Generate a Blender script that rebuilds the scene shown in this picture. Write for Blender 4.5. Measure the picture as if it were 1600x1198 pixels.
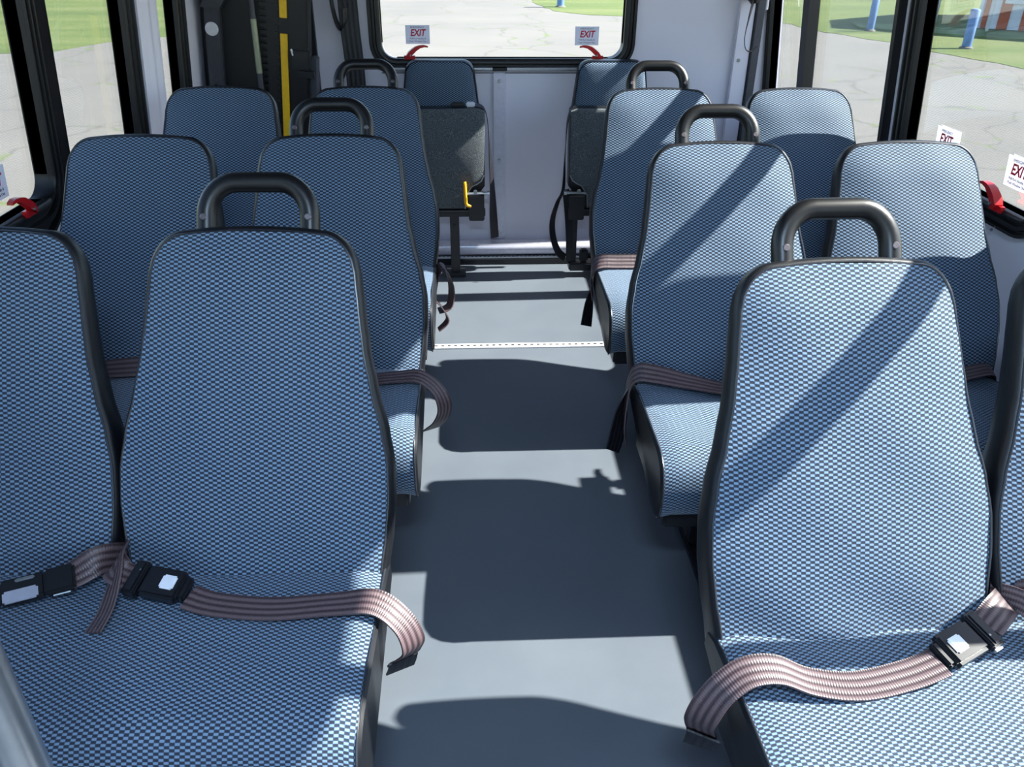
import bpy, bmesh, math, random
from mathutils import Vector, Matrix
random.seed(4)
for o in list(bpy.data.objects): bpy.data.objects.remove(o, do_unlink=True)
SC = bpy.context.scene
COL = SC.collection
PI = math.pi
R = math.radians

# ------------------------------------------------------------------ camera
cam_d = bpy.data.cameras.new('camera'); cam = bpy.data.objects.new('camera', cam_d); COL.objects.link(cam)
SC.camera = cam
cam_d.sensor_width = 36.0; cam_d.sensor_fit = 'HORIZONTAL'
cam_d.lens = 36.0 * 1252.755 / 1600.0
cam_d.clip_start = 0.02; cam_d.clip_end = 600
TILT, PSI, ROLL, CAMH = 0.5110, -0.0497, 0.0079, 1.416
fwd = Vector((-math.sin(PI*0+PSI)*math.cos(TILT), math.cos(PSI)*math.cos(TILT), -math.sin(TILT)))
right = Vector((math.cos(PSI), math.sin(PSI), 0))
up = right.cross(fwd)
r2 = right*math.cos(ROLL) + up*math.sin(ROLL); u2 = up*math.cos(ROLL) - right*math.sin(ROLL)
m = Matrix(((r2.x, u2.x, -fwd.x), (r2.y, u2.y, -fwd.y), (r2.z, u2.z, -fwd.z))).to_4x4()
m.translation = Vector((0, 0, CAMH)); cam.matrix_world = m

# ------------------------------------------------------------------ light
FILL = 0.60; SUN_TAN = 0.90; SUN_M = -0.035  # strength of the added fill lamp, then sun slope and drift
wd = bpy.data.worlds.new('sky'); SC.world = wd; wd.use_nodes = True
wn = wd.node_tree.nodes; wl = wd.node_tree.links; wn.clear()
wo = wn.new('ShaderNodeOutputWorld'); wb = wn.new('ShaderNodeBackground'); sky = wn.new('ShaderNodeTexSky')
sky.sky_type = 'NISHITA'; sky.sun_disc = False; sky.sun_elevation = R(42); sky.sun_rotation = R(90)
sky.altitude = 100; sky.air_density = 1.0; sky.dust_density = 0.6; sky.ozone_density = 1.3
wb.inputs['Strength'].default_value = 0.18
wl.new(sky.outputs[0], wb.inputs[0]); wl.new(wb.outputs[0], wo.inputs[0])
sd = bpy.data.lights.new('sun', 'SUN'); sd.energy = 8.5; sd.angle = R(0.55); sd.color = (1.0, 0.96, 0.90)
sun = bpy.data.objects.new('sun', sd); COL.objects.link(sun)
ld = Vector((-1.0, SUN_M, -SUN_TAN)).normalized()
sun.rotation_euler = ld.to_track_quat('-Z', 'Y').to_euler(); sun.location = (20, 0, 20)
SC.view_settings.view_transform = 'Standard'; SC.view_settings.look = 'None'
SC.view_settings.gamma = 1.0; SC.view_settings.use_curve_mapping = False
SC.view_settings.exposure = 1.2

# ------------------------------------------------------------------ materials
def lin(c):
    return tuple(((v/255)/12.92 if v/255 <= .04045 else ((v/255+.055)/1.055)**2.4) for v in c) + (1,)
class NT:
    def __init__(s, name):
        s.m = bpy.data.materials.new(name); s.m.use_nodes = True
        s.t = s.m.node_tree; s.n = s.t.nodes; s.l = s.t.links
        s.b = s.n['Principled BSDF']; s.out = s.n['Material Output']
    def new(s, t, **k):
        n = s.n.new(t)
        for a, v in k.items(): setattr(n, a, v)
        return n
    def math(s, op, a, b=None, c=None):
        n = s.n.new('ShaderNodeMath'); n.operation = op
        for i, v in enumerate((a, b, c)):
            if v is None: continue
            if isinstance(v, (int, float)): n.inputs[i].default_value = v
            else: s.l.new(v, n.inputs[i])
        return n.outputs[0]
    def ramp(s, fac, stops):
        n = s.n.new('ShaderNodeValToRGB'); e = n.color_ramp.elements
        while len(e) < len(stops): e.new(.5)
        for el, (p, c) in zip(e, stops): el.position = p; el.color = c
        s.l.new(fac, n.inputs[0]); return n.outputs[0]
    def mix(s, fac, a, b, mode='MIX'):
        n = s.n.new('ShaderNodeMix'); n.data_type = 'RGBA'; n.blend_type = mode
        for i, v in ((0, fac), (6, a), (7, b)):
            if isinstance(v, (int, float)): n.inputs[i].default_value = v
            elif isinstance(v, tuple): n.inputs[i].default_value = v
            else: s.l.new(v, n.inputs[i])
        return n.outputs[2]
    def noise(s, scale, detail=4, vec=None, rough=.5):
        n = s.n.new('ShaderNodeTexNoise'); n.inputs['Scale'].default_value = scale; n.inputs['Detail'].default_value = detail
        n.inputs['Roughness'].default_value = rough
        if vec is not None: s.l.new(vec, n.inputs['Vector'])
        return n.outputs['Fac']
    def obj(s):
        return s.n.new('ShaderNodeTexCoord').outputs['Object']
    def uv(s):
        return s.n.new('ShaderNodeTexCoord').outputs['UV']
    def bump(s, h, strength=.3, dist=.002):
        n = s.n.new('ShaderNodeBump'); n.inputs['Strength'].default_value = strength; n.inputs['Distance'].default_value = dist
        s.l.new(h, n.inputs['Height']); s.l.new(n.outputs[0], s.b.inputs['Normal'])
    def set(s, **k):
        for a, v in k.items():
            i = s.b.inputs[a.replace('_', ' ')]
            if hasattr(v, 'default_value') or hasattr(v, 'is_linked'): s.l.new(v, i)
            else: i.default_value = v
        return s
def simple(name, col, rough=.5, metal=0., ns=60, var=.06, bump=0., bscale=300, spec=.5):
    t = NT(name); c = lin(col)
    f = t.noise(ns, 3, t.obj())
    a = tuple(max(0, v*(1-var)) for v in c[:3])+(1,); b = tuple(min(1, v*(1+var)) for v in c[:3])+(1,)
    t.set(Base_Color=t.ramp(f, [(.3, a), (.7, b)]), Roughness=rough, Metallic=metal)
    t.b.inputs['Specular IOR Level'].default_value = spec
    if bump: t.bump(t.noise(bscale, 2, t.obj()), bump, .001)
    return t.m

def fabric():
    t = NT('woven_blue_fabric')
    sep = t.new('ShaderNodeSeparateXYZ'); t.l.new(t.uv(), sep.inputs[0])
    x, y = sep.outputs[0], sep.outputs[1]
    # brick-offset dashes: light thread where the two sines agree
    sx = t.math('SINE', t.math('MULTIPLY', x, PI/.0071)); sy = t.math('SINE', t.math('MULTIPLY', y, PI/.0041))
    def sq(v_, k_): return t.math('MAXIMUM', t.math('MINIMUM', t.math('MULTIPLY', v_, k_), 1.), -1.)
    p = t.math('MULTIPLY', sq(sx, 2.2), sq(sy, 1.5))
    p = t.math('MAXIMUM', t.math('MINIMUM', t.math('MULTIPLY', p, 1.0), 1.), -1.)
    v = t.math('MULTIPLY_ADD', p, .5, .5)
    n = t.noise(900, 2, t.obj()); v2 = t.math('ADD', v, t.math('MULTIPLY', t.math('SUBTRACT', n, .5), .35))
    col = t.ramp(v2, [(.08, lin((30, 33, 45))), (.40, lin((42, 55, 74))), (.62, lin((76, 98, 120))), (.88, lin((116, 140, 164)))])
    big = t.noise(7, 3, t.obj())
    col = t.mix(t.math('MULTIPLY', big, .18), col, lin((50, 70, 92)))
    t.set(Base_Color=col, Roughness=.72)
    t.b.inputs['Sheen Weight'].default_value = .45; t.b.inputs['Sheen Roughness'].default_value = .4
    t.b.inputs['Sheen Tint'].default_value = (.8, .88, 1, 1)
    t.b.inputs['Specular IOR Level'].default_value = .35
    t.bump(v2, .45, .0012)
    return t.m
def belt_mat(name, dark, light):
    t = NT(name)
    sep = t.new('ShaderNodeSeparateXYZ'); t.l.new(t.uv(), sep.inputs[0])
    s = t.math('SINE', t.math('MULTIPLY', sep.outputs[0], 2*PI*4)); s = t.math('MULTIPLY_ADD', s, .5, .5)
    w = t.math('SINE', t.math('MULTIPLY', sep.outputs[1], 2*PI/.004)); 
    t.set(Base_Color=t.ramp(s, [(.1, lin(dark)), (.8, lin(light))]), Roughness=.42)
    t.bump(t.math('ADD', s, t.math('MULTIPLY', w, .2)), .6, .0012)
    return t.m
def floor_mat():
    t = NT('grey_vinyl_floor')
    a = t.noise(2.2, 5, t.obj(), .6); b = t.noise(900, 2, t.obj()); sc = t.noise(24, 6, t.obj(), .7)
    c = t.ramp(a, [(.3, lin((80, 87, 96))), (.7, lin((90, 97, 105)))])
    c = t.mix(t.ramp(b, [(.42, (0, 0, 0, 1)), (.75, (.25, .25, .25, 1))]), c, lin((120, 128, 138)))
    c = t.mix(t.ramp(sc, [(.62, (0, 0, 0, 1)), (.8, (.22, .22, .22, 1))]), c, lin((112, 118, 126)))
    t.set(Base_Color=c, Roughness=t.math('MULTIPLY_ADD', a, .25, .42)); t.bump(b, .12, .0008)
    return t.m
def panel_mat():
    t = NT('pale_lilac_grey_wall_panel')
    a = t.noise(3, 4, t.obj()); b = t.noise(160, 3, t.obj())
    t.set(Base_Color=t.ramp(a, [(.3, lin((222, 219, 232))), (.7, lin((229, 226, 238)))]), Roughness=.42); t.bump(b, .10, .001)
    return t.m
def carpet_mat():
    t = NT('grey_carpet_underside')
    a = t.noise(420, 3, t.obj()); b = t.noise(40, 3, t.obj())
    c = t.ramp(a, [(.3, lin((38, 42, 46))), (.55, lin((84, 90, 94))), (.75, lin((140, 148, 150)))])
    t.set(Base_Color=c, Roughness=.95); t.bump(a, .6, .003)
    return t.m
def pavement_mat():
    t = NT('pale_cracked_concrete')
    o = t.obj()
    a = t.noise(.35, 6, o, .6); b = t.noise(14, 5, o, .7)
    c = t.ramp(a, [(.3, lin((106, 103, 98))), (.7, lin((119, 115, 108)))])
    c = t.mix(t.ramp(b, [(.35, (0, 0, 0, 1)), (.8, (.35, .35, .35, 1))]), c, lin((108, 107, 104)))
    nz = t.new('ShaderNodeTexNoise'); nz.inputs['Scale'].default_value = .9; nz.inputs['Detail'].default_value = 5; t.l.new(o, nz.inputs['Vector'])
    wv = t.new('ShaderNodeMix', data_type='RGBA', blend_type='ADD'); wv.inputs[0].default_value = 1.
    t.l.new(o, wv.inputs[6]); t.l.new(nz.outputs['Color'], wv.inputs[7])
    vo = t.new('ShaderNodeTexVoronoi', feature='DISTANCE_TO_EDGE'); vo.inputs['Scale'].default_value = .33; t.l.new(wv.outputs[2], vo.inputs['Vector'])
    crack = t.ramp(vo.outputs['Distance'], [(0, (1, 1, 1, 1)), (.012, (0, 0, 0, 1))])
    c = t.mix(t.math('MULTIPLY', crack, .55), c, lin((78, 76, 72)))
    tuft = t.math('MULTIPLY', t.ramp(vo.outputs['Distance'], [(0, (1, 1, 1, 1)), (.03, (0, 0, 0, 1))]), t.ramp(t.noise(2.3, 4, o), [(.55, (0, 0, 0, 1)), (.62, (1, 1, 1, 1))]))
    c = t.mix(t.math('MULTIPLY', tuft, .8), c, lin((96, 112, 52)))
    t.set(Base_Color=c, Roughness=.9); t.bump(b, .3, .01)
    return t.m
def grass_mat():
    t = NT('mown_grass')
    o = t.obj()
    mp = t.new('ShaderNodeMapping'); mp.inputs['Scale'].default_value = (.08, .5, 1); mp.inputs['Rotation'].default_value = (0, 0, .25); t.l.new(o, mp.inputs[0])
    a = t.noise(1.4, 6, mp.outputs[0], .65); b = t.noise(5, 6, o, .75)
    c = t.ramp(a, [(.3, lin((74, 90, 42))), (.5, lin((96, 108, 54))), (.7, lin((116, 118, 74)))])
    c = t.mix(t.ramp(b, [(.35, (0, 0, 0, 1)), (.75, (.6, .6, .6, 1))]), c, lin((70, 90, 40)))
    t.set(Base_Color=c, Roughness=.95); t.bump(b, .8, .05)
    return t.m
def sticker_mat():
    t = NT('thin_white_sticker')
    f = t.noise(30, 2, t.obj()); c = t.ramp(f, [(.3, lin((224, 224, 234))), (.7, lin((232, 232, 240)))])
    t.set(Base_Color=c, Roughness=.4)
    tl = t.new('ShaderNodeBsdfTranslucent'); t.l.new(c, tl.inputs[0])
    mx = t.new('ShaderNodeMixShader'); mx.inputs[0].default_value = .5
    t.l.new(t.b.outputs[0], mx.inputs[1]); t.l.new(tl.outputs[0], mx.inputs[2]); t.l.new(mx.outputs[0], t.out.inputs[0])
    return t.m
def glass_mat():
    t = NT('clear_window_glass')
    tr = t.new('ShaderNodeBsdfTransparent'); tr.inputs[0].default_value = (.96, .98, .975, 1)
    gl = t.new('ShaderNodeBsdfGlossy'); gl.inputs['Roughness'].default_value = .02
    fr = t.new('ShaderNodeFresnel'); fr.inputs[0].default_value = 1.2
    f = t.noise(3, 2, t.obj())
    mx = t.new('ShaderNodeMixShader'); t.l.new(t.math('MULTIPLY', fr.outputs[0], t.math('MULTIPLY_ADD', f, .05, .35)), mx.inputs[0])
    t.l.new(tr.outputs[0], mx.inputs[1]); t.l.new(gl.outputs[0], mx.inputs[2]); t.l.new(mx.outputs[0], t.out.inputs[0])
    return t.m
M = dict(
    fabric=fabric(), floor=floor_mat(), panel=panel_mat(), carpet=carpet_mat(), pavement=pavement_mat(), grass=grass_mat(), glass=glass_mat(),
    belt=belt_mat('mauve_brown_webbing', (58, 44, 48), (98, 82, 84)), blackbelt=belt_mat('black_webbing', (14, 14, 18), (34, 33, 40)),
    vinyl=simple('black_vinyl', (13, 15, 20), .42, 0, 40, .15, .25, 700), piping=simple('glossy_black_piping', (40, 42, 48), .26),
    foam=simple('black_foam_grip', (12, 12, 14), .38, 0, 80, .1, .08, 900, .5), plastic=simple('black_plastic', (20, 21, 25), .35),
    rubber=simple('black_rubber', (12, 12, 15), .42, 0, 30, .2), frame=simple('black_painted_steel', (26, 27, 31), .38, 0),
    greyplastic=simple('dark_grey_painted_steel', (62, 64, 72), .45), alu=simple('brushed_aluminium', (222, 223, 228), .38, .15),
    steel=simple('satin_steel', (176, 180, 184), .30, .9), white=simple('white_plastic', (222, 222, 228), .35),
    red=simple('red_plastic', (186, 20, 26), .32), yellow=simple('yellow_paint', (236, 186, 20), .45),
    sticker=sticker_mat(), inkred=simple('sticker_red', (190, 16, 48), .5), inkblack=simple('sticker_black', (40, 42, 54), .5),
    ceiling=simple('pale_grey_ceiling', (120, 122, 130), .6), blue=simple('faded_blue_paint', (96, 128, 176), .6, 0, 8, .2),
    bwhite=simple('white_siding', (215, 220, 226), .6, 0, 3, .08), bbrown=simple('rust_brown_siding', (176, 92, 62), .7, 0, 3, .2),
    bottle=simple('pale_metal_pole', (196, 198, 200), .5), olive=simple('satin_olive_grip', (150, 156, 132), .35, .3),
    tube=simple('pale_lilac_cover', (214, 212, 226), .25, .1), screw=simple('dull_screw_head', (120, 112, 116), .35, .7), hole=simple('dark_hole', (18, 18, 20), .7), greybuckle=simple('grey_buckle_cover', (150, 152, 166), .4),
    shade_tone=simple('painted_shadow_band', (108, 124, 74), .95, 0, 2, .3), hinge=simple('orange_latch_lever', (240, 168, 30), .4))  # strip colour stands in for shade lying on the grass

# ------------------------------------------------------------------ mesh helpers
class MB:
    def __init__(s): s.v = []; s.f = []; s.uvs = []; s.sm = []; s.hasuv = False
    def add(s, verts, faces, uv=None, smooth=True):
        b = len(s.v); s.v += [tuple(v) for v in verts]
        for f in faces: s.f.append(tuple(b+i for i in f)); s.sm.append(smooth)
        s.uvs += (uv if uv else [(0, 0)]*len(verts))
        if uv: s.hasuv = True
        return s
    def box(s, lo, hi, bev=0, M4=None):
        bm = bmesh.new(); bmesh.ops.create_cube(bm, size=1)
        for v in bm.verts: v.co = Vector([(lo[i]+hi[i])/2 + v.co[i]*(hi[i]-lo[i]) for i in range(3)])
        if bev: bmesh.ops.bevel(bm, geom=list(bm.edges), offset=bev, segments=2, affect='EDGES')
        if M4: bm.transform(M4)
        bm.verts.index_update()
        s.add([v.co[:] for v in bm.verts], [[v.index for v in f.verts] for f in bm.faces], smooth=bool(bev)); bm.free(); return s
    def loft(s, rings, closed=True, cap0=False, cap1=False, uv=None, smooth=True):
        n = len(rings[0]); v = [p for r in rings for p in r]; f = []
        for i in range(len(rings)-1):
            for j in range(n if closed else n-1):
                a, b = i*n+j, i*n+(j+1) % n
                f.append((a, b, b+n, a+n))
        if cap0: f.append(tuple(reversed(range(n))))
        if cap1: f.append(tuple((len(rings)-1)*n+j for j in range(n)))
        return s.add(v, f, uv, smooth)
    def tube(s, path, r, n=12, caps=True, closed=False):
        P = [Vector(p) for p in path]; rings = []; N = len(P)
        t0 = (P[1]-P[0]).normalized(); ref = Vector((0, 0, 1)) if abs(t0.z) < .9 else Vector((1, 0, 0))
        nrm = (ref - t0*ref.dot(t0)).normalized()
        for i, p in enumerate(P):
            if closed: t = (P[(i+1) % N]-P[i-1]).normalized()
            else: t = (P[min(i+1, N-1)]-P[max(i-1, 0)]).normalized()
            nrm = (nrm - t*nrm.dot(t)).normalized(); bi = t.cross(nrm)
            rr = r[i] if isinstance(r, (list, tuple)) else r
            rings.append([p + (nrm*math.cos(2*PI*k/n)+bi*math.sin(2*PI*k/n))*rr for k in range(n)])
        if closed: rings.append(rings[0])
        return s.loft(rings, True, caps and not closed, caps and not closed)
    def cyl(s, c, axis, r, h, n=20, bev=0):
        a = Vector(axis).normalized(); c = Vector(c)
        if bev: return s.tube([c, c+a*.0001, c+a*(h-bev), c+a*h], [r, r, r, r-bev], n)
        return s.tube([c, c+a*h], r, n)
    def ribbon(s, pts, wid, th=.0016):
        """pts: list of (pos, width_dir); a flat webbing strip of real thickness"""
        rings = []; uv = []; L = 0; N = len(pts)
        for i, (p, w) in enumerate(pts):
            p = Vector(p); w = Vector(w).normalized()
            if i: L += (p-Vector(pts[i-1][0])).length
            t = (Vector(pts[min(i+1, N-1)][0])-Vector(pts[max(i-1, 0)][0])).normalized()
            w = (w - t*w.dot(t)).normalized(); nn = t.cross(w)
            K = 6
            top = [p + w*wid*(k/K-.5) + nn*th for k in range(K+1)]; bot = [p + w*wid*(k/K-.5) - nn*th for k in range(K, -1, -1)]
            rings.append(top+bot); uv += [(k/K, L) for k in range(K+1)] + [(k/K, L) for k in range(K, -1, -1)]
        return s.loft(rings, True, True, True, uv)
    def build(s, name, mat, parent=None, sharp=40):
        me = bpy.data.meshes.new(name); me.from_pydata([tuple(v) for v in s.v], [], s.f); me.validate()
        if s.hasuv:
            ul = me.uv_layers.new(name='UVMap')
            for l in me.loops: ul.data[l.index].uv = s.uvs[l.vertex_index]
        bm = bmesh.new(); bm.from_mesh(me); bmesh.ops.recalc_face_normals(bm, faces=bm.faces); bm.to_mesh(me); bm.free()
        for p, sm in zip(me.polygons, s.sm): p.use_smooth = sm
        try: me.set_sharp_from_angle(angle=R(sharp))
        except Exception: pass
        for mm in (mat if isinstance(mat, (list, tuple)) else [mat]): me.materials.append(mm)
        o = bpy.data.objects.new(name, me); COL.objects.link(o)
        if parent: o.parent = parent
        return o
def tag(o, label=None, cat=None, group=None, kind=None):
    if label: o['label'] = label
    if cat: o['category'] = cat
    if group: o['group'] = group
    if kind: o['kind'] = kind
    return o
def empty(name, loc, rz=0, **k):
    o = bpy.data.objects.new(name, None); COL.objects.link(o); o.location = loc; o.rotation_euler = (0, 0, rz); o.empty_display_size = .05
    return tag(o, **k)
def copy_tree(o, parent=None):
    c = o.copy(); COL.objects.link(c)
    if parent: c.parent = parent
    for ch in list(o.children): copy_tree(ch, c)
    return c
def smooth_path(P, k=6):
    """Catmull-Rom through rows of numbers"""
    out = []; n = len(P)
    for i in range(n-1):
        p0, p1, p2, p3 = P[max(i-1, 0)], P[i], P[i+1], P[min(i+2, n-1)]
        for j in range(k):
            t = j/k
            out.append([.5*((2*b)+(-a+c)*t+(2*a-5*b+4*c-d)*t*t+(-a+3*b-3*c+d)*t**3) for a, b, c, d in zip(p0, p1, p2, p3)])
    out.append(list(P[-1])); return out
def belt_ribbon(P, wid=.047):
    """rows of x, y, z, wx, wy, wz"""
    return [(q[:3], q[3:]) for q in smooth_path(P)]
def interp(tab, x):
    if x <= tab[0][0]: return tab[0][1]
    for (a, va), (b, vb) in zip(tab, tab[1:]):
        if x <= b:
            t = (x-a)/(b-a); t = t*t*(3-2*t)*.5 + t*.5
            return va+(vb-va)*t
    return tab[-1][1]

# ------------------------------------------------------------------ bus shell
YF, YR = -1.75, 3.80
LEAN = .09
def SP(side, y, z, d):
    """point on a side wall: d metres inward from its inner face"""
    if side == 'L': return Vector((-1.10 + LEAN*(z-.8) + d, y, z))
    return Vector((1.345 - LEAN*(z-.8) - d, y, z))
ZTOP = 1.835; ZC = 2.02
# opening (glass) rectangles: y0, y1, z0, frame width front, frame width back
WR = [(-1.60, -.74, .10), (-.44, .18, .80), (.34, 1.60, .80), (1.80, 2.475, .82), (2.635, 3.772, .74)]
WL = [(-1.50, -.32, .70), (-.14, .56, .82), (.74, 1.30, .82), (1.46, 2.11, .82), (2.205, 2.715, .78), (2.97, 3.21, .78)]
def wall_side(side, wins, name):
    mb = MB()
    def slab(y0, y1, z0, z1):
        P = [SP(side, y, z, d) for d in (0, -.03) for (y, z) in ((y0, z0), (y1, z0), (y1, z1), (y0, z1))]
        mb.add(P, [(0, 1, 2, 3), (7, 6, 5, 4), (0, 4, 5, 1), (1, 5, 6, 2), (2, 6, 7, 3), (3, 7, 4, 0)], smooth=False)
    slab(YF, YR, ZTOP, ZC+.04)
    ys = YF
    for (a, b, z0) in wins:
        slab(ys, a, -.0, ZTOP); slab(a, b, 0, z0); ys = b
    slab(ys, YR, 0, ZTOP)
    return tag(mb.build(name, M['panel']), kind='structure')
wall_side('R', WR, 'wall_right'); wall_side('L', WL, 'wall_left')
def rrect(a0, a1, b0, b1, r, o, n=8, ff=1., fr=1.):
    a0 -= o*ff; a1 += o*fr; b0 -= o; b1 += o; r = max(.004, r+o); pts = []
    for (ca, cb, s) in ((a1-r, b1-r, 0), (a0+r, b1-r, 1), (a0+r, b0+r, 2), (a1-r, b0+r, 3)):
        for k in range(n+1):
            t = (s+k/n)*PI/2; pts.append((ca+r*math.cos(t), cb+r*math.sin(t)))
    return pts
def ring_profile(fw):
    return [(0, -.033), (0, .012), (.006, .018), (fw*.22, .018), (fw*.26, .010), (fw*.40, .010), (fw*.44, .022), (fw*.62, .022), (fw*.66, .012), (fw*.78, .012), (fw*.82, .026), (fw*.97, .026), (fw, .020), (fw, 0)]
nwin = [0]
def window(side, y0, y1, z0, fw, transom=1.46, mull=(), r=.05, ff=1., fr=1.):
    nwin[0] += 1
    mb = MB(); rings = []
    for (o, d) in ring_profile(fw):
        rings.append([SP(side, a, b, d) for a, b in rrect(y0, y1, z0, ZTOP-.02, r, o, ff=ff, fr=fr)])
    mb.loft(rings)
    if transom:
        mb.loft([[SP(side, y, z, d) for (z, d) in ((transom, -.02), (transom, .016), (transom+.045, .016), (transom+.045, -.02))] for y in (y0-.002, y1+.002)], True, True, True, smooth=False)
    w = tag(mb.build('window_%d' % nwin[0], M['rubber'], sharp=50), kind='structure')
    g = MB(); g.loft([[SP(side, y, z, d) for (z, d) in ((z0-.005, -.018), (z0-.005, -.013), (ZTOP-.015, -.013), (ZTOP-.015, -.018))] for y in (y0-.005, y1+.005)], True, True, True, smooth=False)
    g.build('pane', M['glass'], w)
    for my, mw in mull:
        q = MB(); q.loft([[SP(side, y, z, d) for (y, d) in ((my-mw/2, -.02), (my-mw/2, .022), (my+mw*.1, .022), (my+mw*.1, .012), (my+mw/2, .012), (my+mw/2, -.02))] for z in (z0, ZTOP)], True, True, True, smooth=False)
        q.build('mullion', M['rubber'], w)
    return w
winR = [window('R', a, b, z0, (.075 if i < 3 else .05) if i < 4 else .045, fr=(.4 if i == 4 else 1.), mull=(((3.36, .09),) if i == 4 else (((.862, .062),) if i == 2 else ()))) for i, (a, b, z0) in enumerate(WR)]
winL = [window('L', a, b, z0, ((.082 if i < 3 else .095) if i < 4 else .065), transom=(1.46 if i < 5 else None), r=(.05 if i < 4 else .03), ff=(1. if i < 4 else .12), fr=(.38 if i == 3 else 1.)) for i, (a, b, z0) in enumerate(WL)]
PO = -.01
# grey pillar cover with ridges between left windows
mb = MB()
prof = [(2.785, 0), (2.785, .03), (2.81, .036), (2.82, .028), (2.84, .028), (2.85, .036), (2.875, .036), (2.885, .030), (2.91, .030), (2.92, .036), (2.95, .034), (2.955, 0)]
mb.loft([[SP('L', y, z, d) for y, d in prof] for z in (.70, ZTOP)], True, True, True, smooth=False)
tag(mb.build('trim_1', M['panel']), kind='structure')
# rear wall with rounded window opening
RX0, RX1, RZ0, RZ1, RRAD = -.392, .668, .935, 1.80, .06
mb = MB()
def ex(z, s): return (-1.10+LEAN*(z-.8)-.05) if s == 'L' else (1.345-LEAN*(z-.8)+.05)
inner = rrect(RX0, RX1, RZ0, RZ1, RRAD, 0)
n4 = 9
def rear_face(y):
    outer = []
    for i, (a, b) in enumerate(inner):
        s = i//n4; k = i % n4
        if s == 0: outer.append((ex(RZ1, 'R'), b) if k < 4 else ((ex(ZC, 'R'), ZC) if k == 4 else (a, ZC)))
        if s == 1: outer.append((a, ZC) if k < 4 else ((ex(ZC, 'L'), ZC) if k == 4 else (ex(b, 'L'), b)))
        if s == 2: outer.append((ex(b, 'L'), b) if k < 4 else ((ex(0, 'L'), 0) if k == 4 else (a, 0)))
        if s == 3: outer.append((a, 0) if k < 4 else ((ex(0, 'R'), 0) if k == 4 else (ex(b, 'R'), b)))
    return [Vector((a, y, b)) for a, b in inner], [Vector((a, y, b)) for a, b in outer]
i0, o0 = rear_face(YR); i1, o1 = rear_face(YR+.05)
mb.loft([i0, o0, o1, i1, i0], smooth=False)
tag(mb.build('wall_rear', M['panel']), kind='structure')
mb = MB(); rings = []
for (o, d) in [(0, -.052), (0, .012), (.012, .02), (.02, .02), (.024, .014), (.034, .014), (.038, .022), (.05, .022), (.055, 0)]:
    rings.append([Vector((a, YR-d, b)) for a, b in rrect(RX0, RX1, RZ0, RZ1, RRAD, o)])
mb.loft(rings); wrear = tag(mb.build('window_%d' % (nwin[0]+1), M['rubber']), kind='structure')
MB().box((RX0-.01, YR+.012, RZ0-.01), (RX1+.01, YR+.018, RZ1+.01)).build('pane', M['glass'], wrear)
# silver rail under the rear window, centre rail, seams, corner trims
mb = MB(); mb.tube([(-.36, YR-.018, .893), (.09, YR-.018, .893)], .010, 10); mb.tube([(.155, YR-.018, .893), (.66, YR-.018, .893)], .010, 10)
tag(mb.build('trim_2', M['steel']), kind='structure')
mb = MB(); mb.box((.093, YR-.012, .05), (.150, YR, .875), .003)
trc = tag(mb.build('trim_3', M['tube']), kind='structure')
for z in (.84, .49, .14):
    q = MB(); q.cyl((.1215, YR-.012, z), (0, -1, 0), .008, .004, 14, .002); q.build('screw', M['steel'], trc)
mb = MB(); mb.box((-.10, YR-.003, .10), (-.097, YR, .88)); mb.box((-.40, YR-.003, .872), (.70, YR, .876)); 
tag(mb.build('trim_4', M['greyplastic']), kind='structure')
mb = MB(); mb.box((1.165, YR-.02, .0), (1.235, YR, ZC), .004); trr = tag(mb.build('trim_5', M['panel']), kind='structure')
for z in (.93, .55):
    q = MB(); q.cyl((1.19, YR-.02, z), (0, -1, 0), .008, .004, 14, .002); q.build('screw', M['steel'], trr)
mb = MB(); mb.box((1.238, YR-.03, .0), (1.275, YR, ZC), .004); tag(mb.build('trim_6', M['greyplastic']), kind='structure')
mb = MB(); mb.box((-.70, YR-.03, 0), (-.672, YR, ZC), .003); tag(mb.build('trim_7', M['frame']), kind='structure')
# round cove and perforated track at the rear floor edge
mb = MB(); mb.tube([(-1.0, YR-.04, .075), (1.3, YR-.04, .075)], .036, 20)
tag(mb.build('baseboard_rear', M['tube']), kind='structure')
def track(name, y, z, x0, x1, w, step=.025):
    mb = MB(); mb.box((x0, y-w/2, z), (x1, y+w/2, z+.006), .0015); t = tag(mb.build(name, M['alu']), kind='structure')
    q = MB(); x = x0+.012
    while x < x1-.012:
        q.box((x, y-w*.12, z+.0055), (x+step*.45, y+w*.14, z+.0068)); x += step
    q.build('slot', M['hole'], t); return t
track('trim_8', 2.822, 0, -.90, 1.20, .036)
mb = MB(); mb.box((-1.0, YR-.085, 0), (1.3, YR-.045, .03), .004); tag(mb.build('trim_9', M['frame']), kind='structure')
track('trim_10', YR-.066, .03, -.55, .55, .022, .02)
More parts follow.
